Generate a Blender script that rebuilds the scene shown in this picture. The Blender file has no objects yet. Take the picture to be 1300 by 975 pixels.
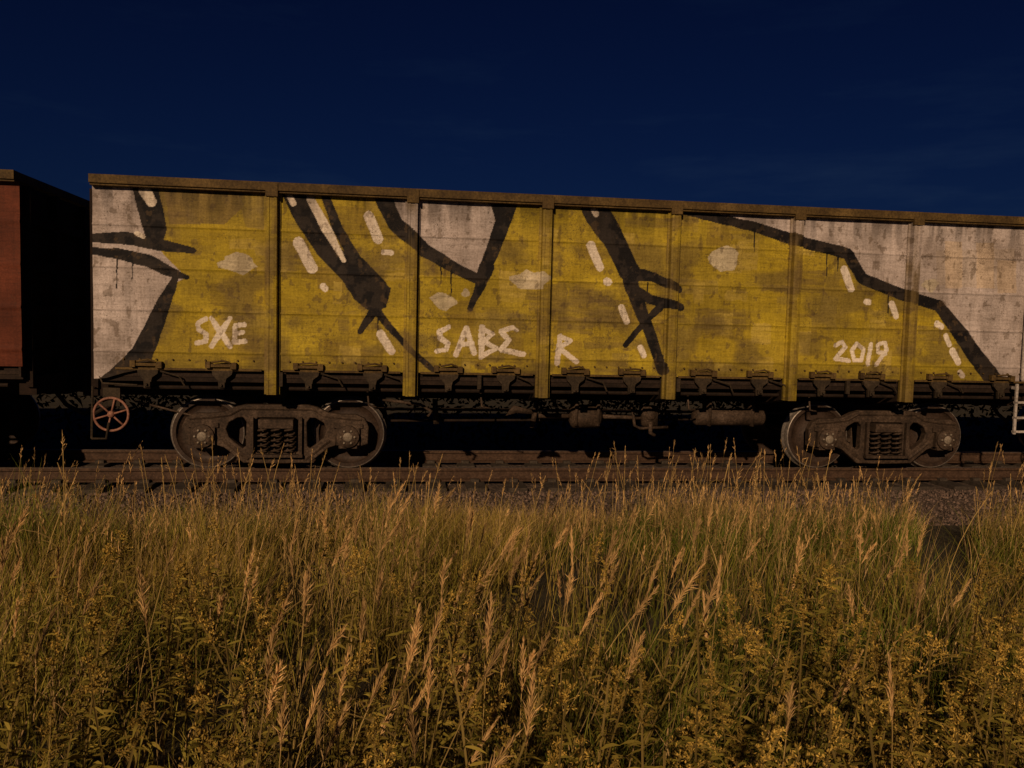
import bpy, math, numpy as np
from mathutils import Vector, Matrix
rng=np.random.default_rng(7)
sc=bpy.context.scene
# ------------------------------------------------------------ camera
YAW=math.radians(8.0); PIT=math.radians(-3.84); ROLL=0.0235
CAM=np.array([2.472,-12.253,1.96]); FPX=1051.0
F=np.array([math.sin(YAW)*math.cos(PIT),math.cos(YAW)*math.cos(PIT),math.sin(PIT)])
R=np.array([math.cos(YAW),-math.sin(YAW),0.0]); U=np.cross(R,F)
R2=R*math.cos(ROLL)+U*math.sin(ROLL); U2=U*math.cos(ROLL)-R*math.sin(ROLL)
cd=bpy.data.cameras.new("camera"); cam=bpy.data.objects.new("camera",cd); sc.collection.objects.link(cam)
cd.sensor_width=36; cd.lens=FPX/1300*36; cd.clip_end=3000; cd.clip_start=0.05
M=Matrix(((R2[0],U2[0],-F[0],CAM[0]),(R2[1],U2[1],-F[1],CAM[1]),(R2[2],U2[2],-F[2],CAM[2]),(0,0,0,1)))
cam.matrix_world=M; sc.camera=cam
def px_to_plane(u,v,y0=-1.5):
    """image pixel (u,v) cast through the camera -> metres (X,Z) on the wagon's side plane"""
    d=F+R2*((u-650)/FPX)+U2*((487.5-v)/FPX); t=(y0-CAM[1])/d[1]
    return CAM[0]+t*d[0], CAM[2]+t*d[2]
# ------------------------------------------------------------ helpers
tab=np.random.default_rng(3).random((256,256))
def vnoise(x,y,s=0):
    x=np.asarray(x,float)+s*17.3; y=np.asarray(y,float)+s*9.1
    xi=np.floor(x).astype(int); yi=np.floor(y).astype(int); fx=x-xi; fy=y-yi
    fx=fx*fx*(3-2*fx); fy=fy*fy*(3-2*fy)
    a=tab[xi%256,yi%256]; b=tab[(xi+1)%256,yi%256]; c=tab[xi%256,(yi+1)%256]; d=tab[(xi+1)%256,(yi+1)%256]
    return (a*(1-fx)+b*fx)*(1-fy)+(c*(1-fx)+d*fx)*fy
def fbm(x,y,s=0,o=4):
    r=0;a=.5;t=0
    for i in range(o):
        r=r+a*vnoise(x*2**i,y*2**i,s+i*3); t+=a; a*=.5
    return r/t
def mesh_np(name,V,Q,mat,col=None,smooth=False,parent=None):
    me=bpy.data.meshes.new(name); V=np.asarray(V,dtype=np.float32); Q=np.asarray(Q,dtype=np.int32)
    k=Q.shape[1]
    me.vertices.add(len(V)); me.vertices.foreach_set("co",V.ravel())
    me.loops.add(Q.size); me.loops.foreach_set("vertex_index",Q.ravel())
    me.polygons.add(len(Q)); me.polygons.foreach_set("loop_start",np.arange(0,Q.size,k,dtype=np.int32))
    try: me.polygons.foreach_set("loop_total",np.full(len(Q),k,dtype=np.int32))
    except Exception: pass
    me.update(calc_edges=True)
    if smooth: me.polygons.foreach_set("use_smooth",np.ones(len(Q),bool))
    if col is not None:
        a=me.color_attributes.new("paint","FLOAT_COLOR","POINT")
        c=np.ones((len(V),4),np.float32); c[:,:3]=col; a.data.foreach_set("color",c.ravel())
    me.materials.append(mat)
    ob=bpy.data.objects.new(name,me); sc.collection.objects.link(ob)
    if parent: ob.parent=parent
    return ob
def empty(name,loc=(0,0,0)):
    e=bpy.data.objects.new(name,None); e.location=loc; e.empty_display_size=.3; sc.collection.objects.link(e); return e
class MB:
    def __init__(s): s.v=[]; s.f=[]
    def add(s,vs,fs):
        o=len(s.v); s.v+= [tuple(v) for v in vs]; s.f+=[tuple(i+o for i in f) for f in fs]
    def box(s,x0,x1,y0,y1,z0,z1):
        s.add([(x0,y0,z0),(x1,y0,z0),(x1,y1,z0),(x0,y1,z0),(x0,y0,z1),(x1,y0,z1),(x1,y1,z1),(x0,y1,z1)],
              [(3,2,1,0),(4,5,6,7),(0,1,5,4),(1,2,6,5),(2,3,7,6),(3,0,4,7)])
    def prism(s,poly,y0,y1):
        n=len(poly); a=sum(poly[i][0]*poly[(i+1)%n][1]-poly[(i+1)%n][0]*poly[i][1] for i in range(n))
        if a<0: poly=poly[::-1]
        s.add([(p[0],y0,p[1]) for p in poly]+[(p[0],y1,p[1]) for p in poly],
              [tuple(range(n)),tuple(range(2*n-1,n-1,-1))]+[(i,i+n,(i+1)%n+n,(i+1)%n) for i in range(n)])
    def tube(s,pts,r,n=8,cap=True):
        pts=[Vector(p) for p in pts]; rs=r if isinstance(r,(list,tuple)) else [r]*len(pts)
        vs=[];fs=[]; prev=None
        for i,p in enumerate(pts):
            t=(pts[min(i+1,len(pts)-1)]-pts[max(i-1,0)]).normalized()
            if prev is None:
                a=Vector((0,0,1)) if abs(t.z)<.9 else Vector((1,0,0)); u=t.cross(a).normalized()
            else: u=(prev-t*prev.dot(t)).normalized()
            prev=u; w=t.cross(u)
            for k in range(n):
                an=2*math.pi*k/n; vs.append(p+(u*math.cos(an)+w*math.sin(an))*rs[i])
        for i in range(len(pts)-1):
            for k in range(n):
                a=i*n+k;b=i*n+(k+1)%n; fs.append((a,b,b+n,a+n))
        if cap: fs.append(tuple(range(n-1,-1,-1))); fs.append(tuple(range((len(pts)-1)*n,len(pts)*n)))
        s.add(vs,fs)
    def lathe_y(s,cx,cz,prof,n=40):
        """prof: list of (radius,y)"""
        vs=[];fs=[]
        for (r,y) in prof:
            for k in range(n):
                a=2*math.pi*k/n; vs.append((cx+r*math.cos(a),y,cz+r*math.sin(a)))
        for i in range(len(prof)-1):
            for k in range(n):
                a=i*n+k;b=i*n+(k+1)%n; fs.append((a,b,b+n,a+n))
        s.add(vs,fs)
    def torus_y(s,cx,cy,cz,r,rr,n=28,m=8):
        pts=[(cx+r*math.cos(2*math.pi*k/n),cy,cz+r*math.sin(2*math.pi*k/n)) for k in range(n+1)]
        s.tube(pts,rr,m,False)
    def obj(s,name,mat,parent=None,smooth=False,bevel=0):
        me=bpy.data.meshes.new(name); me.from_pydata(s.v,[],s.f); me.update(); me.materials.append(mat)
        if smooth: me.polygons.foreach_set("use_smooth",np.ones(len(me.polygons),bool))
        ob=bpy.data.objects.new(name,me); sc.collection.objects.link(ob); ob.parent=parent
        if bevel:
            b=ob.modifiers.new("bevel","BEVEL"); b.width=bevel; b.segments=2; b.limit_method='ANGLE'
        return ob
def newmat(name):
    m=bpy.data.materials.new(name); m.use_nodes=True; nt=m.node_tree; nt.nodes.clear()
    o=nt.nodes.new("ShaderNodeOutputMaterial"); b=nt.nodes.new("ShaderNodeBsdfPrincipled")
    nt.links.new(b.outputs[0],o.inputs[0]); return m,nt,b,o
def N(nt,t,**k):
    n=nt.nodes.new(t)
    for a,v in k.items():
        if a in n.inputs.keys(): n.inputs[a].default_value=v
        else: setattr(n,a,v)
    return n
def ramp(nt,src,stops):
    r=nt.nodes.new("ShaderNodeValToRGB"); el=r.color_ramp.elements
    while len(el)<len(stops): el.new(.5)
    for e,(p,c) in zip(el,stops): e.position=p; e.color=(*c,1) if len(c)==3 else c
    nt.links.new(src,r.inputs[0]); return r.outputs[0]
def noise(nt,scale,detail=5,rough=.6,vec=(1,1,1)):
    tc=nt.nodes.new("ShaderNodeNewGeometry"); mp=nt.nodes.new("ShaderNodeMapping"); mp.inputs['Scale'].default_value=vec
    nt.links.new(tc.outputs['Position'],mp.inputs[0])
    n=N(nt,"ShaderNodeTexNoise",Scale=scale,Detail=detail,Roughness=rough); nt.links.new(mp.outputs[0],n.inputs['Vector'])
    return n.outputs[0]
def mix(nt,a,b,f,mode='MIX'):
    m=nt.nodes.new("ShaderNodeMix"); m.data_type='RGBA'; m.blend_type=mode
    for s,i in ((a,6),(b,7),(f,0)):
        if isinstance(s,(tuple,list)): m.inputs[i].default_value=(*s,1) if len(s)==3 else s
        elif isinstance(s,(int,float)): m.inputs[i].default_value=s
        else: nt.links.new(s,m.inputs[i])
    return m.outputs[2]
def bump(nt,b,h,strength=.3,dist=.01):
    n=N(nt,"ShaderNodeBump",Strength=strength,Distance=dist); nt.links.new(h,n.inputs['Height']); nt.links.new(n.outputs[0],b.inputs['Normal'])
def rusty(name,c1,c2,c3,rough=.8,scale=6,metal=0.0,bs=.5,k=1.0):
    m,nt,b,o=newmat(name); c1,c2,c3=[tuple(v*k for v in c) for c in (c1,c2,c3)]
    n=noise(nt,scale,8,.7); c=ramp(nt,n,[(.3,c1),(.52,c2),(.72,c3)])
    n2=noise(nt,40,4,.6); c=mix(nt,c,ramp(nt,n2,[(.3,(.5,.5,.5)),(.7,(1.25,1.25,1.25))]),1.0,'MULTIPLY')
    nt.links.new(c,b.inputs['Base Color']); b.inputs['Roughness'].default_value=rough; b.inputs['Metallic'].default_value=metal
    b.inputs['Specular IOR Level'].default_value=.25
    bump(nt,b,n2,bs,.004); return m
m_under=rusty("grimy_underframe_steel",(.035,.022,.014),(.075,.045,.028),(.13,.08,.05),k=.3)
m_hinge=rusty("grimy_hinge_steel",(.04,.03,.02),(.09,.065,.038),(.17,.125,.08),k=.55,scale=4)
m_bogie=rusty("bogie_cast_steel",(.06,.04,.026),(.15,.10,.065),(.30,.21,.145),.75,k=.44,scale=5)
m_wheel=rusty("wheel_steel",(.07,.045,.035),(.12,.075,.05),(.17,.11,.08),.6,k=.4)
m_tread=rusty("polished_tread",(.20,.18,.15),(.32,.28,.24),(.42,.38,.33),.45,9,.5,.1)
m_cap=rusty("axle_cap",(.16,.13,.10),(.28,.24,.18),(.40,.34,.27),.6)
m_rim=rusty("rim_beam_paint",(.05,.03,.012),(.11,.07,.022),(.20,.13,.042),.75,3)
m_red=rusty("red_handwheel_paint",(.22,.10,.07),(.33,.16,.11),(.42,.22,.15),.6)
m_dark=rusty("dark_endwall",(.012,.007,.004),(.022,.012,.007),(.035,.018,.01),.85,3)
m_rail=rusty("rail_rust",(.07,.04,.025),(.13,.075,.045),(.18,.11,.07),.75,12,k=.6)
m_railtop=rusty("rail_head",(.14,.11,.08),(.22,.17,.13),(.30,.25,.2),.5,8,.4,.1)
m_sleep=rusty("sleeper_concrete",(.08,.06,.045),(.15,.12,.09),(.22,.18,.14),.9,9,k=.45)
m_white=rusty("white_ladder_paint",(.35,.32,.28),(.55,.5,.45),(.65,.6,.55),.6)
m_in=rusty("inner_steel",(.03,.02,.015),(.06,.04,.03),(.09,.06,.04),.9,k=.6)
# painted steel, colour carried by the sheet itself
def paint_mat(name):
    m,nt,b,o=newmat(name)
    at=N(nt,"ShaderNodeAttribute"); at.attribute_name="paint"
    st=noise(nt,5,7,.75,(6,1,.5)); hz=noise(nt,5,8,.8,(.7,1,9)); fine=noise(nt,38,6,.7); big=noise(nt,1.3,6,.65); speck=noise(nt,55,5,.75); wr=noise(nt,2.3,5,.75)
    c=mix(nt,at.outputs[0],ramp(nt,st,[(.28,(.58,.56,.53)),(.5,(.96,.96,.96)),(.75,(1.1,1.1,1.1))]),.75,'MULTIPLY')
    c=mix(nt,c,ramp(nt,hz,[(.32,(.55,.53,.5)),(.5,(.98,.98,.98)),(.70,(1.25,1.25,1.25))]),.75,'MULTIPLY')
    c=mix(nt,c,ramp(nt,fine,[(.3,(.62,.6,.57)),(.6,(1.1,1.1,1.1))]),.8,'MULTIPLY')
    c=mix(nt,c,ramp(nt,big,[(.3,(.68,.65,.62)),(.62,(1.1,1.1,1.1))]),.85,'MULTIPLY')
    sm=nt.nodes.new("ShaderNodeMath"); sm.operation='MULTIPLY'
    nt.links.new(ramp(nt,speck,[(.54,(0,0,0)),(.62,(.85,.85,.85))]),sm.inputs[0]); nt.links.new(ramp(nt,wr,[(.49,(0,0,0)),(.62,(1,1,1))]),sm.inputs[1])
    c=mix(nt,c,(.055,.038,.024),sm.outputs[0])
    nt.links.new(c,b.inputs['Base Color']); b.inputs['Roughness'].default_value=.7
    b.inputs['Specular IOR Level'].default_value=.2
    bump(nt,b,fine,.6,.007); return m
m_paint=paint_mat("weathered_sprayed_steel")
# ------------------------------------------------------------ graffiti paint, image-pixel outlines mapped to side-wall metres
YEL=np.array([.45,.345,.032]); WHT=np.array([.60,.53,.50]); BLK=np.array([.010,.009,.010])
def P(*uv): return [px_to_plane(u,v) for u,v in uv]  # outline points are image pixels, projected onto the side wall
PX=1/100.
def wob(X,Z,a=.012):
    return X+a*(fbm(X*9,Z*9,1,3)-.5)*2.4, Z+a*(fbm(X*9,Z*9,5,3)-.5)*2.4
def poly_mask(X,Z,poly):
    m=np.zeros(X.shape,bool); xs=[p[0] for p in poly]; zs=[p[1] for p in poly]
    s=(X>min(xs)-.05)&(X<max(xs)+.05)&(Z>min(zs)-.05)&(Z<max(zs)+.05); x=X[s]; z=Z[s]; c=np.zeros(x.shape,bool)
    n=len(poly)
    for i in range(n):
        x1,z1=poly[i]; x2,z2=poly[(i+1)%n]
        if z1==z2: continue
        c^=((z1>z)!=(z2>z))&(x<(x2-x1)*(z-z1)/(z2-z1)+x1)
    m[s]=c; return m
def stroke_mask(X,Z,pts,w):
    ws=w if isinstance(w,(list,tuple)) else [w]*len(pts); m=np.zeros(X.shape,bool)
    for i in range(len(pts)-1):
        (x1,z1),(x2,z2)=pts[i],pts[i+1]; r1=ws[i]*PX/2; r2=ws[i+1]*PX/2; rm=max(r1,r2)+.02
        s=(X>min(x1,x2)-rm)&(X<max(x1,x2)+rm)&(Z>min(z1,z2)-rm)&(Z<max(z1,z2)+rm)
        x=X[s];z=Z[s]; dx=x2-x1;dz=z2-z1; L=dx*dx+dz*dz+1e-9
        t=np.clip(((x-x1)*dx+(z-z1)*dz)/L,0,1); d=np.hypot(x-x1-t*dx,z-z1-t*dz)
        m[s]|=d<(r1+(r2-r1)*t)
    return m
def blob(u,v,w,h,s=0):
    n=14; r=np.random.default_rng(int(u)+s)
    return P(*[(u+w/2*math.cos(a)*(.7+.6*r.random()),v+h/2*math.sin(a)*(.7+.6*r.random())) for a in np.linspace(0,2*math.pi,n,endpoint=False)])
rr=np.random.default_rng(21)
ROLL_RECTS=[(rr.uniform(-1.2,10.5),rr.uniform(1.35,3.6),rr.uniform(.2,.9),rr.uniform(.12,.5),rr.choice([0,1,2,3,4])) for _ in range(120)]
ROLL_RECTS+=[(rr.uniform(-.2,9.8),rr.uniform(1.4,3.5),rr.uniform(.10,.4),rr.uniform(.10,.4),rr.choice([0,1,4,5])) for _ in range(90)]
TONES=[np.array([.55,.425,.03]),np.array([.33,.24,.035]),np.array([.40,.31,.06]),np.array([.27,.20,.045]),np.array([.48,.36,.025]),np.array([.58,.45,.09])]
def paint(X,Z):
    x,z=wob(X,Z,.008); x2,z2=wob(X,Z,.022)
    col=np.tile(YEL,(len(X),1)); brush=np.clip(fbm(X*4,Z*28,200,3)*2.4-.35,0.25,1)
    for (cx,cz,w,h,k) in ROLL_RECTS:
        m=(np.abs(x2-cx)<w/2)&(np.abs(z2-cz)<h/2); a=(brush[m]*.8)[:,None]
        col[m]=col[m]*(1-a)+TONES[k]*a
    n=fbm(X*1.3,Z*1.7,9,4)[:,None]
    col=col*(.70+.6*n)
    m=np.clip((fbm(X*2.1,Z*3.2,33,5)-.52)*7,0,1)[:,None]; old=np.array([.17,.125,.05])
    col=col*(1-.55*m)+old*.55*m
    def fillw(poly,c=WHT,k=1.0):
        mm=poly_mask(x,z,poly); v=(.72+.52*fbm(X[mm]*7,Z[mm]*1.2,12,4))[:,None]
        g=np.clip((fbm(X[mm]*5.2,Z[mm]*2.0,77,5)-.54)*7,0,1)[:,None]*.30
        cc=c*v*(1-g)+np.array([.20,.155,.12])*g
        col[mm]=col[mm]*(1-k)+cc*k
    def put(mm,c): col[mm]=c
    fillw(P((208,238),(300,238),(310,262),(285,285),(215,284)),np.array([.22,.155,.06]),.75)
    fillw(P((300,240),(335,240),(335,292),(312,288)),np.array([.27,.20,.06]),.6)
    fillw(P((105,225),(184,230),(186,300),(236,352),(214,364),(192,415),(176,455),(165,500),(105,500)))
    fillw(P((492,240),(640,240),(640,275),(612,348),(590,352),(540,318),(520,300),(500,280)),WHT*.95)
    fillw(P((880,262),(940,283),(1012,306),(1076,322),(1092,352),(1150,376),(1192,390),(1222,425),(1250,470),(1262,500),(1340,510),(1340,255),(900,255)),WHT)
    fillw(P((620,254),(650,254),(650,270),(628,280)))
    fillw(P((1188,318),(1288,316),(1286,368),(1190,362)),np.array([.60,.51,.42]),.6)
    for (a,b,c,d) in ((1200,306,1222,366),(1240,308,1262,366),(1266,330,1290,372)):
        fillw(P((a,b),(c,b+1),(c,d),(a,d)),np.array([.68,.54,.38]),.65)
    for b in ((303,334,46,26),(672,356,46,26),(920,327,36,32),(562,382,34,20),(640,264,26,12),(1181,362,20,16),(684,352,30,12),(592,372,10,10)):
        fillw(blob(*b),np.array([.70,.63,.46]),.85)
    S=lambda w,*uv: put(stroke_mask(x,z,P(*uv),w),BLK)
    G=lambda *uv: put(poly_mask(x,z,P(*uv)),BLK)
    G((168,236),(200,236),(212,290),(208,304),(186,304),(178,280))
    S([10,16,14,8],(112,302),(160,302),(210,312),(245,318))
    S([8,13,16,12,5],(112,318),(150,322),(190,332),(218,346),(238,352))
    S([8,17,22,26,24,16],(222,354),(208,385),(193,420),(180,450),(155,474),(125,492))
    G((356,244),(388,244),(404,274),(432,316),(452,328),(478,350),(496,366),(490,390),(470,396),(450,380),(434,356),(402,322),(374,280))
    S([10,13,15,14],(412,246),(428,290),(452,330),(484,362))
    S([18,10,7],(484,378),(470,402),(457,421))
    S([12,9,8,7],(474,388),(494,415),(522,445),(552,471))
    S([22,20,18,14,14],(484,246),(502,284),(540,318),(580,342),(606,354))
    G((620,248),(660,252),(636,316),(614,364),(600,358),(612,330),(629,280))
    S([20,14,9,7],(618,340),(610,362),(602,380),(597,392))
    G((732,254),(770,258),(788,290),(808,334),(820,352),(800,364),(788,352),(768,312),(746,284))
    S([17,14,10],(806,348),(830,352),(862,368))
    S([15,13,11],(800,366),(826,380),(864,390))
    S([10,8,7],(842,386),(818,410),(794,438))
    S([20,18,15,14],(800,358),(814,395),(828,430),(840,470))
    S([7,12,14,16,16,17,16,16,22,25,26],(858,266),(905,276),(958,288),(1012,306),(1076,322),(1096,354),(1150,376),(1192,388),(1218,422),(1246,462),(1276,500))
    for (u,v,l) in ((148,326,40),(168,330,24),(560,338,22),(573,345,30),(958,294,26),(1050,322,30),(1064,326,18),(1128,376,22),(480,392,30),(822,360,26),(424,322,20)):
        S([2.2,1.2],(u,v),(u-.5,v+l))
    bm=col[:,0]<.012; t=np.clip((fbm(X*9,Z*9,210,4)-.45)*.3,0,.03); col[bm]=col[bm]+t[bm][:,None]*np.array([.8,.62,.45])
    HW=np.array([.92,.82,.68])
    W=lambda w,*uv: put(stroke_mask(x,z,P(*uv),w),HW)
    W([14,12],(184,242),(192,256)); W([6,5],(174,296),(182,300))
    W([10,12,6],(394,252),(414,290),(436,330))
    W([7,8],(366,246),(372,258))
    W([13,13],(468,274),(480,303)); W([7,7],(487,320),(497,321))
    W([14,14],(379,308),(396,340)); W([9,9],(410,364),(412,366))
    W([11,10],(483,424),(497,446)); W([12,11],(750,312),(762,339)); W([10,10],(770,357),(772,358))
    W([9,9],(789,390),(796,408)); W([8,8],(813,441),(817,451)); W([9,8],(754,266),(757,272))
    W([11,11],(1072,342),(1080,366)); W([9,9],(1101,383),(1103,384)); W([9,8],(1132,386),(1138,402))
    W([9,9],(1190,411),(1195,414)); W([7,7],(1201,426),(1206,438)); W([10,9],(1210,446),(1217,460)); W([8,8],(1219,473),(1222,477))
    w=6
    W(w,(261,405),(251,411),(252,418),(262,424),(261,433),(249,435))
    W([5,8,6],(268,404),(280,422),(292,440)); W([5,8,6],(292,403),(280,422),(268,440))
    W(w,(310,412),(299,413),(297,434),(311,433)); W(w,(298,423),(308,422))
    W([6,7,7,7,6],(570,415),(558,421),(559,429),(569,436),(566,444)); W(6,(566,444),(555,446))
    W([7,7],(592,416),(579,450)); W([7,7],(592,416),(602,448)); W(6,(583,437),(600,436))
    W([8,7],(612,416),(611,453)); W([6,6,6],(612,417),(625,424),(614,433)); W([6,6,7],(614,433),(630,442),(612,452))
    W([7,7,7,7,7],(650,416),(636,421),(646,432),(636,444),(664,450)); W([5,4],(650,416),(657,420))
    W([7,8],(711,427),(707,461)); W([6,6,6],(710,427),(724,433),(709,442)); W([7,7],(711,443),(732,459))
    W([6,6,6,6],(1062,438),(1070,434),(1074,441),(1061,455)); W([6,6],(1061,455),(1078,458))
    W(5.5,(1089,436),(1082,445),(1085,458),(1094,457),(1097,444),(1089,436))
    W([6,6],(1106,437),(1102,462)); W(5.5,(1124,449),(1115,447),(1115,438),(1124,435),(1126,444),(1112,463))
    sc_=fbm(X*14,Z*11,40,4); m=sc_>.70; col[m]=col[m]*.5+np.array([.12,.08,.04])*.5
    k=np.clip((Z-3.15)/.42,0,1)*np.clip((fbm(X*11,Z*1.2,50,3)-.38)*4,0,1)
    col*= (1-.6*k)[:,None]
    k=np.clip((1.66-Z)/.28,0,1)*np.clip(fbm(X*4,Z*6,60,3)*1.7-.3,0,1); col=col*(1-.65*k)[:,None]+np.array([.06,.04,.02])*(.65*k)[:,None]
    return np.clip(col,.005,.9)
def paint_oxide(X,Z):
    n=fbm(X*2,Z*2,70,4)[:,None]; return np.array([.18,.046,.02])*(.45+.8*n)
def paint_grey(X,Z):
    n=fbm(X*2,Z*2,71,4)[:,None]; return np.array([.22,.16,.10])*(.6+.7*n)
SEAMS=[3.11,2.60,2.08,1.57]; X0,X1=-1.20,11.68; RIBS=[.925+1.73*i for i in range(6)]
TOPZ=3.69
def side_wall(parent,pf,dx):
    st=.0095 if pf is paint else .03
    xs=np.arange(X0,X1+st,st); zs=np.arange(1.36,TOPZ-.10,st); XX,ZZ=np.meshgrid(xs,zs,indexing='ij')
    X=XX.ravel();Z=ZZ.ravel(); Y=np.full(X.shape,-1.5)
    for s in SEAMS: Y-=.014*np.exp(-((Z-s)/.013)**2)
    ph=((X-.925)/1.73)%1; zc=((Z-1.57)/.513)%1
    Y+= .016*np.sin(np.pi*ph)*np.sin(np.pi*zc)*(fbm(X*.9,Z*1.5,80,2)-.3)*2
    Y+= .022*(fbm(X*1.8,Z*1.8,81,3)-.5)
    nx,nz=len(xs),len(zs); i=np.arange(nx*nz).reshape(nx,nz)
    Q=np.stack([i[:-1,:-1],i[1:,:-1],i[1:,1:],i[:-1,1:]],-1).reshape(-1,4)
    ob=mesh_np("side_wall",np.stack([X,Y,Z],1),Q,m_paint,pf(X,Z),True,parent); 
    prof=[(-.095,-1.48),(-.095,-1.521),(-.066,-1.523),(-.060,-1.60),(-.03,-1.608),(-.026,-1.597),(.026,-1.597),(.03,-1.608),(.060,-1.60),(.066,-1.523),(.095,-1.521),(.095,-1.48)]
    V=[];Qs=[];o=0
    zz=np.arange(1.06,TOPZ-.12,st*1.2)
    for rx in RIBS:
        for k in range(len(prof)-1):
            p,q=prof[k],prof[k+1]
            n=max(2,int(math.hypot(p[0]-q[0],p[1]-q[1])/.012)+1)
            t=np.linspace(0,1,n); px=rx+p[0]+(q[0]-p[0])*t; py=p[1]+(q[1]-p[1])*t
            A,B=np.meshgrid(np.arange(n),zz,indexing='ij'); 
            v=np.stack([px[A.ravel()],py[A.ravel()],B.ravel()],1)
            idx=np.arange(len(v)).reshape(n,len(zz))+o
            Qs.append(np.stack([idx[:-1,:-1],idx[1:,:-1],idx[1:,1:],idx[:-1,1:]],-1).reshape(-1,4)); V.append(v); o+=len(v)
    V=np.concatenate(V); Q=np.concatenate(Qs)
    c=pf(V[:,0],V[:,2]); worn=np.clip((fbm(V[:,0]*8,V[:,2]*2.5,90,4)-.35)*2.5,0,1)[:,None]
    if pf is paint:
        c=c*(1-.75*worn)+np.array([.22,.155,.055])*.75*worn; c*=.95
    mesh_np("side_posts",V,Q,m_paint,c,False,parent)
# ------------------------------------------------------------ shared wagon parts
def build_bogie():
    parts=[]
    cu=bpy.data.curves.new("sf","CURVE"); cu.dimensions='2D'; cu.fill_mode='BOTH'; cu.extrude=.045; cu.bevel_depth=.016; cu.bevel_resolution=2
    half=[(0,.87),(.40,.87),(.52,.84),(.66,.77),(.84,.75),(1.02,.75),(1.13,.70),(1.18,.60),(1.17,.38),(1.10,.36),(1.09,.60),(.77,.60),(.75,.36),(.66,.33),(.55,.24),(.42,.13),(0,.12)]
    outline=half+[(-x,z) for x,z in half[::-1][1:-1]]
    hole=[(-.29,.26),(-.29,.69),(-.24,.73),(.24,.73),(.29,.69),(.29,.26),(.25,.23),(-.25,.23)]
    tri=[(.38,.33),(.37,.66),(.42,.73),(.50,.73),(.62,.66),(.66,.56),(.62,.44),(.50,.34),(.43,.29)]
    for pl in (outline,hole,tri,[(-x,z) for x,z in tri]):
        sp=cu.splines.new('POLY'); sp.points.add(len(pl)-1); sp.use_cyclic_u=True
        for p,(x,z) in zip(sp.points,pl): p.co=(x,z,0,1)
    tmp=bpy.data.objects.new("tmp",cu); sc.collection.objects.link(tmp)
    bpy.context.view_layer.update()
    me=bpy.data.meshes.new_from_object(tmp.evaluated_get(bpy.context.evaluated_depsgraph_get()))
    sfv=[(v.co.x,-v.co.z,v.co.y) for v in me.vertices]; sff=[tuple(p.vertices) for p in me.polygons]
    bpy.data.objects.remove(tmp)
    a=MB()
    for sy in (-1.03,1.03): a.add([(x,y+sy,z) for x,y,z in sfv],sff)
    for sy in (-1,1):
        y=1.03*sy
        a.tube([(-1.1,y+sy*.06,.70),(-.84,y+sy*.06,.72),(-.6,y+sy*.06,.75),(-.45,y+sy*.06,.835),(.45,y+sy*.06,.835),(.6,y+sy*.06,.75),(.84,y+sy*.06,.72),(1.1,y+sy*.06,.70)],.022,6)
        for wx in (-.925,.925):
            a.box(wx-.15,wx+.15,y-.11,y+.11,.36,.585)
            a.box(wx-.19,wx+.19,y-.09,y+.09,.585,.64)
            a.lathe_y(wx,.475,[(0,y+sy*.16),(.10,y+sy*.16),(.145,y+sy*.14),(.15,y+sy*.09),(.15,y)],24)
            a.box(wx-.12,wx+.12,y-.1,y+.1,.315,.36)
        for q in (-1,1):
            a.tube([(q*.68,y+sy*.055,.42),(q*.5,y+sy*.055,.27),(q*.36,y+sy*.055,.17)],.028,6)
        a.box(-.34,.34,y-.15,y+.15,.20,.235)
        a.box(-.22,.22,y-.16,y+.16,.585,.70)
        for q in (-.31,.31): a.box(q-.02,q+.02,y-.12,y+.12,.235,.72)
    a.box(-.2,.2,-1.0,1.0,.5,.8); a.box(-.16,.16,-.3,.3,.8,.98)
    for q in (-.42,.42):
        a.tube([(q,-.85,.42),(q,.85,.42)],.03,8)
        for yy in (-.79,.79): a.prism([(q+.02*(1 if q<0 else -1),.25),(q+(.02 if q<0 else -.02),.62),(q-(.03 if q>0 else -.03),.62),(q+(.07 if q>0 else -.07)*-1,.25)],yy-.05,yy+.05)
    parts.append((a,"bogie_frame",m_bogie,False))
    s=MB()
    for sy in (-1.03,1.03):
        for q in (-.17,0,.17):
            for off in (-.08,.08):
                pts=[(q+.062*math.cos(t),sy+off+.062*math.sin(t),.24+.34*t/(2*math.pi*5)) for t in np.linspace(0,2*math.pi*5,60)]
                s.tube(pts,.0145,5)
    parts.append((s,"bogie_springs",m_bogie,True))
    w=MB(); t=MB(); c=MB()
    for wx in (-.925,.925):
        for sy in (-1,1):
            y=.76*sy
            w.lathe_y(wx,.479,[(.02,y+sy*.10),(.12,y+sy*.10),(.15,y+sy*.06),(.30,y+sy*.015),(.395,y+sy*.03),(.41,y+sy*.075)],56)
            w.lathe_y(wx,.479,[(.505,y-sy*.055),(.42,y-sy*.055),(.40,y-sy*.02),(.15,y-sy*.03),(.1,y-sy*.08)],56)
            w.lathe_y(wx,.479,[(.41,y+sy*.075),(.458,y+sy*.075)],56)
            t.lathe_y(wx,.479,[(.458,y+sy*.075),(.470,y+sy*.074),(.475,y+sy*.06),(.479,y),(.485,y-sy*.025),(.507,y-sy*.035),(.505,y-sy*.055)],64)
            yy=1.03*sy+sy*.163
            c.lathe_y(wx,.475,[(0,yy+sy*.01),(.05,yy+sy*.01),(.06,yy)],20)
            for k in range(6):
                an=k*math.pi/3; c.lathe_y(wx+.09*math.cos(an),.475+.09*math.sin(an),[(0,yy+sy*.012),(.014,yy+sy*.012),(.014,yy-.003*sy)],8)
        w.tube([(wx,-1.0,.479),(wx,1.0,.479)],.075,16)
    parts+= [(w,"wheels",m_wheel,True),(t,"wheel_treads",m_tread,True),(c,"axle_caps",m_cap,True)]
    return parts
BOGIE=build_bogie()
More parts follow.
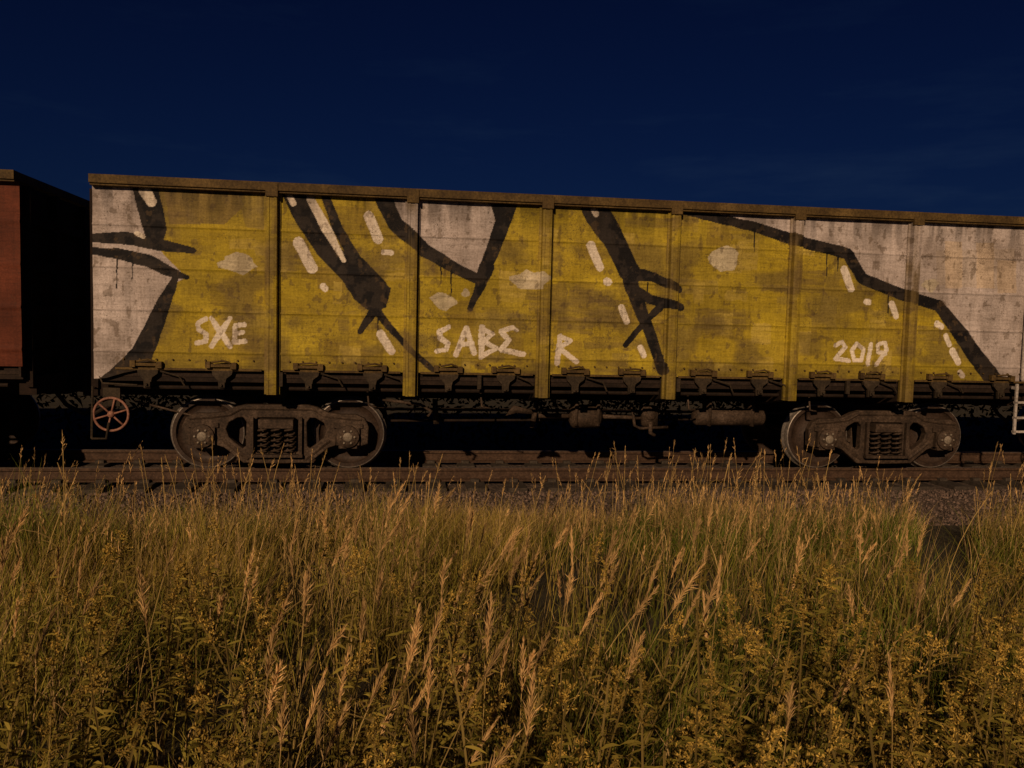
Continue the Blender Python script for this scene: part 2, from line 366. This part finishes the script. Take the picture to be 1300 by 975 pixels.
def build_wagon(name,dx,pf,share=None,skip=()):
    e=empty(name,(dx,0,0))
    side_wall(e,pf,dx)
    if share:
        for ch in share:
            if ch.name.split('.')[0] in skip: continue
            ob=bpy.data.objects.new(ch.name.split('.')[0],ch.data); sc.collection.objects.link(ob); ob.parent=e; ob.location=ch.location
        return e,None
    out=[]
    r=MB()
    for sy in (-1,1):
        ys=sorted((1.50*sy,1.61*sy)); r.box(X0-.005,X1+.005,ys[0],ys[1],TOPZ-.105,TOPZ)
        ys=sorted((1.47*sy,1.585*sy)); r.box(X0,X1,ys[0],ys[1],TOPZ-.13,TOPZ-.107)
    for x in (X0-.004,X1-.096): r.box(x,x+.10,-1.495,1.495,TOPZ-.103,TOPZ-.002)
    for rx in RIBS: r.box(rx-.075,rx+.075,-1.625,-1.58,TOPZ-.18,TOPZ-.015)
    out.append(r.obj("top_rim",m_rim,e,bevel=.006))
    f=MB()
    f.box(X0+.01,X1-.01,1.46,1.50,1.30,TOPZ-.12)
    for rx in RIBS: f.box(rx-.07,rx+.07,1.503,1.60,1.06,TOPZ-.14)
    f.box(X0+.02,X1-.02,-1.44,1.455,1.26,1.30)
    for x,s in ((X0,-1),(X1,1)):
        xs=sorted((x-s*.004,x-s*.03)); f.box(xs[0],xs[1],-1.475,1.49,1.24,TOPZ-.135)
    out.append(f.obj("body_shell",m_in,e))
    g=MB()
    for x,s in ((X0,-1),(X1,1)):
        for z in (1.5,2.05,2.6,3.15):
            xs=sorted((x+s*.002,x+s*.07)); g.box(xs[0],xs[1],-1.30,1.38,z-.06,z+.06)
        for y in (-1.3,-.5,.5,1.38):
            xs=sorted((x+s*.003,x+s*.08)); g.box(xs[0],xs[1],y-.05,y+.05,1.1,TOPZ-.14)
        xs=sorted((x-s*.10,x+s*.10)); g.box(xs[0],xs[1],-1.30,1.30,1.0,1.235)
    out.append(g.obj("end_wall_frames",m_dark,e))
    u=MB()
    u.box(X0-.1,X1+.1,-.33,.33,.93,1.255)
    u.box(X0,X1,-1.43,-1.34,1.20,1.352); u.box(X0,X1,1.38,1.45,1.20,1.30)
    for rx in RIBS:
        for sy in (-1,1):
            pl=[(1.45,1.06),(1.45,1.25),(.33,1.25),(.33,.93),(.6,.93)]; n=5
            vs=[(rx-.09,sy*y,z) for y,z in pl]+[(rx+.09,sy*y,z) for y,z in pl]
            u.add(vs,[tuple(range(n)),tuple(range(2*n-1,n-1,-1))]+[(i,i+n,(i+1)%n+n,(i+1)%n) for i in range(n)])
    u.tube([(1.9,-.62,.80),(8.6,-.62,.80)],.022,8); u.tube([(2.4,-.5,.62),(7.9,-.42,.68)],.018,8)
    u.tube([(X0+.2,-1.36,1.12),(X1-.2,-1.36,1.12)],.025,8)
    out.append(u.obj("underframe",m_under,e))
    b=MB(); h=MB()
    brx=[]; jr=np.random.default_rng(5)
    edges=[X0+.12]+RIBS+[X1-.12]
    for i in range(len(edges)-1):
        a0,a1=edges[i],edges[i+1]; w=a1-a0
        for t in (.27,.72): brx.append(a0+w*t+jr.normal(0,.03))
    for i,x in enumerate(brx):
        b.prism([(x-.13,1.345),(x+.12,1.345),(x+.11,1.30),(x+.045,1.25),(x+.02,1.13),(x-.05,1.12),(x-.055,1.22),(x-.12,1.29)],-1.52,-1.48)
        b.box(x-.04,x+.03,-1.55,-1.521,1.14,1.20); b.tube([(x-.01,-1.58,1.17),(x-.01,-1.3,1.17)],.014,8)
        h.box(x-.16,x+.14,-1.555,-1.508,1.395,1.43); h.box(x-.20,x-.14,-1.57,-1.506,1.38,1.46); h.box(x+.10,x+.17,-1.565,-1.506,1.37,1.45)
        h.tube([(x-.12,-1.57,1.45),(x+.02,-1.585,1.475+jr.normal(0,.01)),(x+.10,-1.57,1.45)],.014,6)
        if i%3!=1:
            q=jr.uniform(-.04,.04); b.tube([(x+.14,-1.50,1.33),(x+.34+q,-1.52,1.27),(x+.40+q,-1.50,1.18-q)],.012,6)
        if i%3==2: b.box(x-.38,x-.33,-1.53,-1.49,1.16,1.34)
    for i in range(len(edges)-1):
        a0,a1=edges[i]+.13,edges[i+1]-.13
        n=9
        for k in range(n):
            x=a0+(a1-a0)*(k+.5)/n; h.lathe_y(x,1.475,[(0,-1.522),(.011,-1.52),(.013,-1.50)],8)
        h.box(a0,a1,-1.514,-1.503,1.345,1.372)
    out.append(b.obj("hatch_hinges",m_hinge,e)); out.append(h.obj("latch_fittings",m_rim,e))
    k=MB()
    def cyl(x0,x1,y,z,rad): k.tube([(x0,y,z),(x0+.03,y,z),(x0+.05,y,z),(x1-.05,y,z),(x1-.03,y,z),(x1,y,z)],[rad*.5,rad*.85,rad,rad,rad*.85,rad*.5],18)
    cyl(4.95,5.42,-.62,.72,.17); k.tube([(5.42,-.62,.72),(6.1,-.6,.70)],.03,8); k.tube([(4.5,-.62,.72),(4.95,-.62,.72)],.035,8)
    k.box(5.0,5.04,-.80,-.44,.60,1.0); k.box(5.32,5.36,-.80,-.44,.60,1.0)
    cyl(6.75,7.85,-.75,.74,.125); k.box(6.95,6.98,-.9,-.6,.62,1.1); k.box(7.6,7.63,-.9,-.6,.62,1.1)
    k.box(6.02,6.24,-.72,-.5,.60,.88); k.tube([(6.13,-.73,.66),(6.13,-.73,.5),(6.2,-.73,.46)],.03,8); k.lathe_y(6.13,.76,[(0,-.75),(.07,-.745),(.08,-.72),(.08,-.6)],16)
    k.tube([(5.85,-.68,.93),(5.9,-.7,.6),(5.98,-.7,.56),(6.4,-.7,.58)],.022,8)
    k.prism([(4.38,.55),(4.44,.55),(4.52,.98),(4.44,.98)],-.64,-.60); k.prism([(3.0,.6),(3.08,.6),(3.05,.95),(2.98,.95)],-.7,-.66)
    k.prism([(4.05,.92),(4.30,.86),(4.34,.80),(4.1,.82),(3.95,.78)],-1.2,-1.15)
    k.tube([(2.3,-1.2,.98),(2.8,-1.2,.92),(2.95,-1.2,.83),(2.9,-1.2,.76)],.02,8)
    k.tube([(X0+.3,-.9,.9),(X0+1.0,-.8,.7),(1.9,-.7,.78)],.015,6)
    for x in (2.1,3.6,6.5,8.3): k.tube([(x,-1.2,1.1),(x+.02,-1.2,.9),(x+.12,-1.2,.88)],.014,6)
    out.append(k.obj("brake_gear",m_bogie,e,True))
    hx,hz=px_to_plane(141,526,-1.42); w=MB(); w.torus_y(hx,-1.42,hz,.205,.016,36)  # handwheel centre given in image pixels
    for q in range(6):
        an=q*math.pi/3+.3; w.tube([(hx+.03*math.cos(an),-1.42,hz+.03*math.sin(an)),(hx+.2*math.cos(an),-1.42,hz+.2*math.sin(an))],.012,6)
    w.lathe_y(hx,hz,[(0,-1.46),(.035,-1.455),(.045,-1.42),(.03,-1.3)],16)
    out.append(w.obj("handbrake_wheel",m_red,e,True))
    w=MB(); w.tube([(hx,-1.40,hz),(hx,-.5,hz)],.02,8)
    w.tube([(hx-.22,-1.45,hz-.30),(hx-.05,-1.45,hz-.30),(hx-.02,-1.45,hz-.1)],.014,6); w.tube([(hx-.22,-1.45,hz-.30),(hx-.22,-1.40,hz+.35)],.014,6)
    w.box(hx-.10,hx+.1,-1.40,-1.34,hz+.1,hz+.33)
    w.tube([(X0+.04,-1.48,1.3),(X0+.10,-1.5,1.17),(X0+.5,-1.48,1.15)],.014,6)
    out.append(w.obj("brake_bracket",m_hinge,e))
    l=MB()
    for x in (X1-.46,X1-.08): l.box(x,x+.035,-1.60,-1.575,.62,1.34)
    for z in (.64,.84,1.06): l.box(X1-.46,X1-.045,-1.60,-1.56,z,z+.03)
    l.box(X1-.46,X1-.40,-1.575,-1.50,1.26,1.30);l.box(X1-.1,X1-.045,-1.575,-1.50,1.26,1.30)
    out.append(l.obj("corner_step",m_white,e))
    ld=MB()
    for x in (X1-.36,X1-.06): ld.box(x,x+.03,-1.57,-1.545,1.4,3.5)
    for z in np.arange(1.55,3.5,.32): ld.tube([(X1-.35,-1.56,z),(X1-.05,-1.56,z)],.011,6)
    out.append(ld.obj("corner_ladder",m_white,e))
    c=MB()
    for s,x in ((-1,X0),(1,X1)):
        xs=sorted((x,x+s*.36)); c.box(xs[0],xs[1],-.09,.09,.97,1.12)
        xs=sorted((x+s*.26,x+s*.50)); c.box(xs[0],xs[1],-.2 if s<0 else -.22,.2,.90,1.2)
        c.tube([(x,-.5,1.0),(x+s*.15,-.5,.8),(x+s*.35,-.45,.68),(x+s*.43,-.4,.75)],.03,8)
    out.append(c.obj("coupler",m_under,e))
    for cx in (.925,9.575):
        for (mb,nm,mt,sm) in BOGIE:
            o=mb.obj(nm,mt,e,sm); o.location=(cx,0,0); out.append(o)
    return e,out
def corner_plate(parent):
    xs=np.arange(X0,X0+.60,.0095); zs=np.linspace(0,1,16); XX,TT=np.meshgrid(xs,zs,indexing='ij')
    low=np.interp(xs,[X0,X0+.14,X0+.34,X0+.58],[1.225,1.235,1.30,1.355]); ZZ=low[:,None]+(1.365-low[:,None])*TT
    X=XX.ravel();Z=ZZ.ravel(); i=np.arange(len(X)).reshape(XX.shape)
    Q=np.stack([i[:-1,:-1],i[1:,:-1],i[1:,1:],i[:-1,1:]],-1).reshape(-1,4)
    mesh_np("corner_plate",np.stack([X,np.full(X.shape,-1.499),Z],1),Q,m_paint,paint(X,Z),False,parent)
w1,parts=build_wagon("gondola_freight_wagon",0,paint); corner_plate(w1)
build_wagon("gondola_freight_wagon",-13.72,paint_oxide,parts,("corner_ladder","corner_step"))
build_wagon("gondola_freight_wagon",13.72,paint_grey,parts)
# ------------------------------------------------------------ track
trk=empty("railway_track")
L0,L1=-70,110
prof=[(-.036,0),(.036,0),(.037,-.035),(.010,-.05),(.009,-.145),(.066,-.165),(.066,-.18),(-.066,-.18),(-.066,-.165),(-.009,-.145),(-.010,-.05),(-.037,-.035)]
r=MB()
for yc in (-.797,.797):
    n=len(prof); vs=[(L0,yc+a,b-.001) for a,b in prof]+[(L1,yc+a,b-.001) for a,b in prof]
    r.add(vs,[tuple(range(n)),tuple(range(2*n-1,n-1,-1))]+[(i,i+n,(i+1)%n+n,(i+1)%n) for i in range(n)])
r.obj("rails",m_rail,trk)
t=MB()
for yc in (-.797,.797): t.box(L0,L1,yc-.03,yc+.03,-.0005,.002)
t.obj("rail_heads",m_railtop,trk)
s=MB()
for x in np.arange(L0,L1,.545):
    for a,b in ((-1.35,-.45),(-.45,.45),(.45,1.35)):
        s.box(x-.13,x+.13,a+.0005,b-.0005,-.30,-.183 if abs(a+b)>.1 else -.21)
    for yc in (-.797,.797):
        for q in (-.1,.1): s.box(x-.06,x+.06,yc+q-.035,yc+q+.035,-.182,-.14)
s.obj("sleepers",m_sleep,trk)
# ------------------------------------------------------------ ground
def gz(x,y):
    y=np.asarray(y,float); x=np.asarray(x,float)
    base=np.interp(y,[-60,-12,-9,-6,-3.6,-2.6,2.6,5,30],[.35,.30,.18,-.02,-.28,-.36,-.42,-.42,-.3])
    near=np.clip((30-np.abs(y))/10,0,1)
    return base+.12*(fbm(x*.55,y*.55,100,3)-.5)*near*(np.abs(y)>2.2)
def mgrid(xs,ys,zf):
    XX,YY=np.meshgrid(xs,ys,indexing='ij'); X=XX.ravel();Y=YY.ravel(); Z=zf(X,Y)
    i=np.arange(len(X)).reshape(len(xs),len(ys)); Q=np.stack([i[:-1,:-1],i[1:,:-1],i[1:,1:],i[:-1,1:]],-1).reshape(-1,4)
    return np.stack([X,Y,Z],1),Q
m,nt,b,o=newmat("field_soil")
n1=noise(nt,1.2,6,.65); n2=noise(nt,14,6,.7)
c=ramp(nt,n1,[(.3,(.035,.030,.012)),(.55,(.06,.048,.02)),(.75,(.09,.068,.03))]); c=mix(nt,c,ramp(nt,n2,[(.3,(.4,.4,.4)),(.7,(1.2,1.2,1.2))]),1.0,'MULTIPLY')
nt.links.new(c,b.inputs['Base Color']); b.inputs['Roughness'].default_value=1; bump(nt,b,n2,1,.05); m_soil=m
xs=np.concatenate([[-1500,-500,-150,-60],np.arange(-30,40,.25),[60,150,500,1500]]); ys=np.concatenate([[-1500,-400,-100,-40],np.arange(-20,12,.25),[16,30,60,150,500,1500]])
V,Q=mgrid(xs,ys,gz); mesh_np("ground",V,Q,m_soil,None,True)
m,nt,b,o=newmat("ballast_stone")
vo=N(nt,"ShaderNodeTexVoronoi",Scale=22.0); g=nt.nodes.new("ShaderNodeNewGeometry"); nt.links.new(g.outputs['Position'],vo.inputs['Vector'])
c=ramp(nt,vo.outputs['Color'],[(.0,(.035,.024,.017)),(.5,(.095,.066,.047)),(1,(.18,.13,.095))]); nt.links.new(c,b.inputs['Base Color']); b.inputs['Roughness'].default_value=.95
bump(nt,b,vo.outputs['Distance'],1,.03); m_ball=m
def bz(x,y):
    return np.interp(np.abs(y),[0,1.6,1.8,2.75,3.0],[-.235,-.235,-.25,-.44,-.50])+.03*(fbm(x*6,y*6,110,3)-.5)
V,Q=mgrid(np.arange(-30,50,.12),np.linspace(-3,3,51),bz); mesh_np("railway_ballast",V,Q,m_ball,None,False)
def stones(n):
    x=rng.uniform(-9,18,n); y=-1.40-1.7*rng.random(n)**1.1; z=np.maximum(bz(x,y),gz(x,y))+.005
    o=np.array([(1,0,0),(-1,0,0),(0,1,0),(0,-1,0),(0,0,1),(0,0,-1)],float)
    sz=rng.uniform(.012,.034,n)[:,None,None]; V=o[None]*sz*rng.uniform(.6,1.3,(n,6,3))+rng.normal(0,.004,(n,6,3))
    an=rng.uniform(0,6.28,n); ca,sa=np.cos(an)[:,None],np.sin(an)[:,None]
    vx=V[:,:,0]*ca-V[:,:,1]*sa; vy=V[:,:,0]*sa+V[:,:,1]*ca; V=np.stack([vx+x[:,None],vy+y[:,None],V[:,:,2]+z[:,None]],-1)
    T=np.array([(0,2,4),(2,1,4),(1,3,4),(3,0,4),(2,0,5),(1,2,5),(3,1,5),(0,3,5)])
    Q=(np.arange(n)[:,None,None]*6+T[None]).reshape(-1,3)
    v=rng.uniform(.4,1.6,n)[:,None,None]*np.array([.13,.09,.068]); c=np.broadcast_to(v,(n,6,3)).reshape(-1,3)
    return V.reshape(-1,3),Q,c
m,nt,b,o=newmat("stone"); at=N(nt,"ShaderNodeAttribute"); at.attribute_name="paint"; nt.links.new(at.outputs[0],b.inputs['Base Color']); b.inputs['Roughness'].default_value=.95
V,Q,c=stones(22000); mesh_np("loose_gravel",V,Q,m,c)
# ------------------------------------------------------------ vegetation
def veg_mat(name,tr=0):
    m,nt,b,o=newmat(name); at=N(nt,"ShaderNodeAttribute"); at.attribute_name="paint"
    nt.nodes.remove(b); d=N(nt,"ShaderNodeBsdfDiffuse"); nt.links.new(at.outputs[0],d.inputs[0])
    if tr:
        t=N(nt,"ShaderNodeBsdfTranslucent"); mx=N(nt,"ShaderNodeMixShader"); mx.inputs[0].default_value=tr
        nt.links.new(at.outputs[0],t.inputs[0]); nt.links.new(d.outputs[0],mx.inputs[1]); nt.links.new(t.outputs[0],mx.inputs[2]); nt.links.new(mx.outputs[0],o.inputs[0])
    else: nt.links.new(d.outputs[0],o.inputs[0])
    return m
m_grass=veg_mat("grass_blades"); m_seed=veg_mat("dry_seed_heads"); m_leaf=veg_mat("goldenrod_foliage",.2)
def unit(v): return v/np.maximum(np.linalg.norm(v,axis=-1,keepdims=True),1e-9)
def ribbons(Pb,D,L,W,droop,col,S=3,shape='blade',bendv=None):
    n=len(Pb); t=np.linspace(0,1,S+1)
    D=unit(D); L=np.broadcast_to(L,(n,)); W=np.broadcast_to(W,(n,)); droop=np.broadcast_to(droop,(n,))
    pos=Pb[:,None]+L[:,None,None]*(t[None,:,None]*D[:,None]); pos[:,:,2]-=(L*droop)[:,None]*t[None]**2
    if bendv is not None: pos+= (L[:,None]*bendv)[:,None]*(t[None,:,None]**2)
    rnd=rng.normal(size=(n,3)); side=unit(np.cross(D,rnd))
    if shape=='blade': wp=np.maximum(1-t**1.8,.04)
    elif shape=='leaf': wp=np.maximum(np.sin(np.pi*np.clip(t*.92+.06,0,1))**.8,.05)
    else: wp=np.ones_like(t)
    off=side[:,None]*(W[:,None]*wp[None]*.5)[:,:,None]
    V=np.stack([pos-off,pos+off],2).reshape(-1,3)
    b=np.arange(n)[:,None]*(2*(S+1))+np.arange(S)[None]*2
    Q=np.stack([b,b+1,b+3,b+2],-1).reshape(-1,4)
    sh=np.linspace(.7,1.1,S+1) if shape=='blade' else np.ones(S+1)
    C=(col[:,None,None]*np.ones((1,S+1,2,1))*(sh[None,:,None,None])).reshape(-1,3)
    return V,Q,C
def join(lst):
    o=0;Vs=[];Qs=[];Cs=[]
    for V,Q,C in lst: Vs.append(V);Qs.append(Q+o);Cs.append(C);o+=len(V)
    return np.concatenate(Vs),np.concatenate(Qs),np.concatenate(Cs)
def scatter(dens,ymin,ymax,margin=2.0,pf=None,rmin=1.0):
    A=(22+14)*(ymax-ymin); n=int(A*dens)
    x=rng.uniform(-14,22,n); y=rng.uniform(ymin,ymax,n)
    dx=x-CAM[0]; dy=y-CAM[1]; z=dx*math.sin(YAW)+dy*math.cos(YAW); l=dx*math.cos(YAW)-dy*math.sin(YAW)
    k=(z>.0)&(np.abs(l)<z*.64+margin)&(np.hypot(dx,dy)>rmin)
    x,y=x[k],y[k]
    if pf is not None:
        q=rng.random(len(x))<pf(x,y); x,y=x[q],y[q]
    return x,y
def pathd(x,y):
    pts=[(10.2,-2.4),(9.2,-3.2),(8.0,-4.6),(6.9,-6.2),(6.4,-7.4)]; d=np.full(x.shape,9.)
    for (a,b),(c,e) in zip(pts[:-1],pts[1:]):
        L=(c-a)**2+(e-b)**2; t=np.clip(((x-a)*(c-a)+(y-b)*(e-b))/L,0,1); d=np.minimum(d,np.hypot(x-a-t*(c-a),y-b-t*(e-b)))
    return d
def edge_y(x): return np.interp(x,[-20,6.5,9,20],[-1.95,-2.05,-2.8,-3.0])
def open_(x,y):
    p=np.clip((pathd(x,y)-.18)/.2,0,1)
    edge=np.clip((edge_y(x)-y+1.1*(fbm(x*1.1,y*1.1,130,2)-.5))/.8,0.0,1)
    return p*edge
def tuft(x,y): return np.clip((fbm(x*2.1,y*2.1,126,3)-.36)*3.2,0,1)
def pf(x,y): return open_(x,y)*np.clip((fbm(x*1.1,y*1.1,120,3)-.24)*2.6,.12,1)*(.3+.7*tuft(x,y))
x,y=scatter(1700,-11.4,-1.8,1.0,pf,1.3); n=len(x); z=np.maximum(gz(x,y),np.where(y>-2.8,bz(x,y),-9))
hm=.40+1.1*fbm(x*.8,y*.8,121,3); hm*=.7+.45*tuft(x,y); D=np.stack([rng.normal(.03,.17,n),rng.normal(0,.17,n),np.ones(n)],1)
h=rng.uniform(.26,.74,n)*hm*np.interp(y,[-12,-8,-5,-3,-2.2],[1.0,.95,.92,.74,.40])
mixv=np.clip((fbm(x*.5,y*.5,122,3)-.5)*3.0+.48+rng.normal(0,.15,n)+np.clip((y+4.2)*.28,0,.5)+np.clip((-7.5-y)*.2,0,.25),0,1)[:,None]
g1=np.array([.135,.17,.026]); g2=np.array([.38,.275,.06]); g3=np.array([.60,.41,.18])
col=g1*(1-mixv)+g2*mixv; dry=(rng.random(n)<.20+.3*(y>-4.2)); col[dry]=g3*rng.uniform(.5,1.1,(dry.sum(),1)); col*=rng.uniform(.5,1.35,(n,1))*(.55+.95*fbm(x*1.6,y*1.6,128,2))[:,None]
bv=np.stack([rng.normal(.05,.22,n),rng.normal(0,.2,n),np.zeros(n)],1)
V,Q,C=ribbons(np.stack([x,y,z-.02],1),D,h,rng.uniform(.0035,.008,n),rng.uniform(.0,.3,n),col,3,'blade',bv)
mesh_np("meadow_grass",V,Q,m_grass,C,True); print("blades",n)
def plumes(x,y,L,K,sl,name,wscale=1.0,wind=.12,hlr=(.10,.19),sp=1.0):
    n=len(x); z=gz(x,y); base=np.stack([x,y,z],1)
    D=unit(np.stack([rng.normal(wind*.5,.08,n),rng.normal(0,.08,n),np.ones(n)],1))
    bv=np.stack([rng.normal(wind,.12,n),rng.normal(0,.08,n),np.zeros(n)],1)
    tone=rng.uniform(.55,1.2,(n,1)); cs=np.array([.40,.28,.10])*tone
    out=[ribbons(base,D,L,.0035*wscale,0,cs,5,'strip',bv),]
    m_=2; ti=rng.uniform(.2,.7,(n,m_)); pp=base[:,None]+L[:,None,None]*(ti[...,None]*D[:,None]+bv[:,None]*ti[...,None]**2)
    dd=np.stack([rng.normal(0,.7,(n,m_)),rng.normal(0,.7,(n,m_)),np.ones((n,m_))],-1)
    out.append(ribbons(pp.reshape(-1,3),dd.reshape(-1,3),rng.uniform(.12,.3,n*m_),.006*wscale,rng.uniform(.2,.8,n*m_),np.repeat(cs*.8,m_,0),3,'blade'))
    hl=rng.uniform(*hlr,n); ti=rng.random((n,K)); tt=1-hl[:,None]/L[:,None]*(1-ti)
    pp=base[:,None]+L[:,None,None]*(tt[...,None]*D[:,None]+bv[:,None]*tt[...,None]**2)
    ax=unit(D+2*bv); out_=rng.normal(size=(n,K,3)); spread=(.14+.5*np.sin(np.pi*np.clip(ti*.85+.1,.05,.95))*rng.uniform(.25,1.3,(n,1)))[...,None]*sp
    dd=ax[:,None]+out_*spread*.5
    ln=sl*(.35+.9*np.sin(np.pi*(ti*.8+.15)))*rng.uniform(.6,1.2,(n,K))
    hc=np.array([.66,.43,.18])*rng.uniform(.45,1.2,(n,1)); hc=np.repeat(hc,K,0)*rng.uniform(.7,1.25,(n*K,1))
    out.append(ribbons(pp.reshape(-1,3),dd.reshape(-1,3),ln.ravel(),.0036*wscale,.0,hc,2,'leaf'))
    V,Q,C=join(out); mesh_np(name,V,Q,m_seed,C,False); print(name,n)
def pf2(x,y): return (pathd(x,y)>.3)*np.clip((edge_y(x)-.4-y)/.7+.08,0,1)*np.clip((fbm(x*.9,y*.9,140,3)-.34)*3.2,.06,1)*np.interp(y,[-7.5,-4.5,-3],[.35,.6,1.0])
x,y=scatter(92,-7.5,-2.2,1.0,pf2); n=len(x)
L=np.where(rng.random(n)<.16,rng.uniform(.8,1.1,n),rng.uniform(.40,.80,n))*np.interp(y,[-7,-4,-2.6],[1.05,1.0,.82])*(.75+.5*fbm(x*.8,y*.8,143,2))
plumes(x,y,L,20,.034,"reed_grass",1.25,.03,(.10,.20),.9)
def pf3(x,y): return np.clip((fbm(x*1.2,y*1.2,141,2)-.3)*2.6,.05,1)
x,y=scatter(30,-10.9,-7.5,.4,pf3,1.5); plumes(x,y,rng.uniform(.62,1.0,len(x)),130,.032,"reed_grass",.8,.10,(.12,.2),1.05)
def goldenrod(x,y,name):
    n=len(x); z=gz(x,y); base=np.stack([x,y,z],1)
    D=unit(np.stack([rng.normal(.03,.12,n),rng.normal(0,.12,n),np.ones(n)],1)); L=rng.uniform(.5,.92,n); bv=np.stack([rng.normal(.05,.1,n),rng.normal(0,.1,n),np.zeros(n)],1)
    tone=rng.uniform(.6,1.2,(n,1)); at=lambda t:base[:,None]+L[:,None,None]*(t[...,None]*D[:,None]+bv[:,None]*t[...,None]**2)
    sc1=np.array([.26,.19,.06])*tone
    out=[ribbons(base,D,L,.006,0,sc1,5,'strip',bv),ribbons(base,D,L,.006,0,sc1,5,'strip',bv)]
    K=44; t=np.sort(rng.uniform(.25,.98,(n,K)),1); an=rng.uniform(0,6.28,(n,K)); el=rng.uniform(.0,.8,(n,K))
    dd=np.stack([np.cos(an)*np.cos(el),np.sin(an)*np.cos(el),np.sin(el)],-1)
    ln=rng.uniform(.055,.12,(n,K))*(1.15-.7*t)
    lc=np.repeat((np.array([.18,.175,.03])*(1-tone*.4)+np.array([.32,.22,.05])*tone*.6),K,0)*rng.uniform(.5,1.3,(n*K,1))
    out.append(ribbons(at(t).reshape(-1,3),dd.reshape(-1,3),ln.ravel(),(ln*.15).ravel(),rng.uniform(.1,.7,n*K),lc,3,'leaf'))
    fl=rng.random(n)<.72; nb=18; m_=fl.sum()
    b_,D_,L_,bv_=base[fl],D[fl],L[fl],bv[fl]; hl=rng.uniform(.09,.19,m_)
    tb=1-hl[:,None]/L_[:,None]*(1-np.linspace(0,1,nb)[None]*.98); pb=b_[:,None]+L_[:,None,None]*(tb[...,None]*D_[:,None]+bv_[:,None]*tb[...,None]**2)
    an=rng.uniform(0,6.28,(m_,nb)); el=rng.uniform(.35,1.1,(m_,nb)); db=np.stack([np.cos(an)*np.cos(el),np.sin(an)*np.cos(el),np.sin(el)],-1)
    lb=(rng.uniform(.035,.085,(m_,nb))*(1.15-.8*np.linspace(0,1,nb)[None]))*rng.uniform(.6,1.35,(m_,1))
    F_=16; tf=rng.uniform(.15,1,(m_,nb,F_)); pf_=pb[:,:,None]+lb[...,None,None]*(tf[...,None]*db[:,:,None]); pf_[...,2]-=lb[...,None]*.25*tf**2
    nn=m_*nb*F_; df=rng.normal(size=(nn,3)); df[:,2]+=1.0
    fc=np.array([.66,.45,.10])*np.repeat(rng.uniform(.4,1.15,(m_,1)),nb*F_,0)*rng.uniform(.5,1.3,(nn,1))
    out.append(ribbons(pf_.reshape(-1,3)+rng.normal(0,.003,(nn,3)),df,rng.uniform(.006,.011,nn),rng.uniform(.003,.005,nn),0,fc,2,'leaf'))
    out.append(ribbons(pb.reshape(-1,3),db.reshape(-1,3),lb.ravel(),.0025,.25,np.tile(np.array([.28,.2,.06]),(m_*nb,1)),3,'strip'))
    V,Q,C=join(out); mesh_np(name,V,Q,m_leaf,C,False); print(name,n)
def pf4(x,y): return np.clip((fbm(x*.9,y*.9,150,2)-.3)*3.0,.05,1)*np.clip((-8.0-y+1.8*(fbm(x*.6,y*.6,152,2)-.5))/.9,0,1)
x,y=scatter(58,-10.9,-6.9,.4,pf4,1.5); goldenrod(x,y,"goldenrod")
n=16000; bx=rng.uniform(-22,42,n); th=rng.uniform(0,3.14,n); hh=.75+.5*fbm(bx*.5,bx*0,160,3); rad=rng.uniform(.75,1.05,n)
by=4.8+.9*np.cos(th)*rad; bzv=-.42+hh*np.sin(th)*rad*1.25
V,Q,C=ribbons(np.stack([bx,by,bzv],1),rng.normal(size=(n,3))+np.array([0,-.2,.4]),rng.uniform(.09,.2,n),rng.uniform(.05,.08,n),.2,np.array([.012,.014,.005])*rng.uniform(.5,1.4,(n,1)),2,'leaf')
mesh_np("added_dark_bushes",V,Q,m_leaf,C)  # added bushes hide lit ground behind the wagons; near-black leaf colour imitates shade
# ------------------------------------------------------------ light
SE,SA=math.radians(23),math.radians(22)
d=Vector((math.sin(SA)*math.cos(SE),math.cos(SA)*math.cos(SE),-math.sin(SE)))
sl=bpy.data.lights.new("sun","SUN"); so=bpy.data.objects.new("sun",sl); sc.collection.objects.link(so)
sl.energy=2.45; sl.angle=math.radians(.8); sl.color=(1,.68,.42); so.rotation_euler=d.to_track_quat('-Z','Y').to_euler(); so.location=(-4,-25,12)
w=bpy.data.worlds.new("World"); sc.world=w; w.use_nodes=True; nt=w.node_tree; bg=nt.nodes['Background']
sk=N(nt,"ShaderNodeTexSky"); sk.sky_type='NISHITA'; sk.sun_disc=False; sk.sun_elevation=SE; sk.sun_rotation=math.atan2(-d.x,-d.y)
tc=nt.nodes.new("ShaderNodeTexCoord"); mp=nt.nodes.new("ShaderNodeMapping"); mp.inputs['Scale'].default_value=(1,1,6); nt.links.new(tc.outputs['Generated'],mp.inputs[0])
cn=N(nt,"ShaderNodeTexNoise",Scale=3.0,Detail=7.0,Roughness=.62); nt.links.new(mp.outputs[0],cn.inputs['Vector'])
sp=nt.nodes.new("ShaderNodeSeparateXYZ"); nt.links.new(tc.outputs['Generated'],sp.inputs[0])
c=mix(nt,sk.outputs[0],(.06,.15,.52),1.0,'MULTIPLY')
c=mix(nt,c,ramp(nt,sp.outputs[2],[(.0,(1.35,1.25,1.12)),(.15,(1.15,1.12,1.05)),(.45,(.75,.77,.82))]),1.0,'MULTIPLY')
c=mix(nt,c,ramp(nt,cn.outputs[0],[(.54,(1,1,1)),(.74,(2.0,1.5,1.15))]),1.0,'MULTIPLY')
nt.links.new(c,bg.inputs[0]); bg.inputs[1].default_value=.0112
sc.view_settings.view_transform='Standard'; sc.view_settings.look='None'; sc.view_settings.exposure=0; sc.view_settings.gamma=1
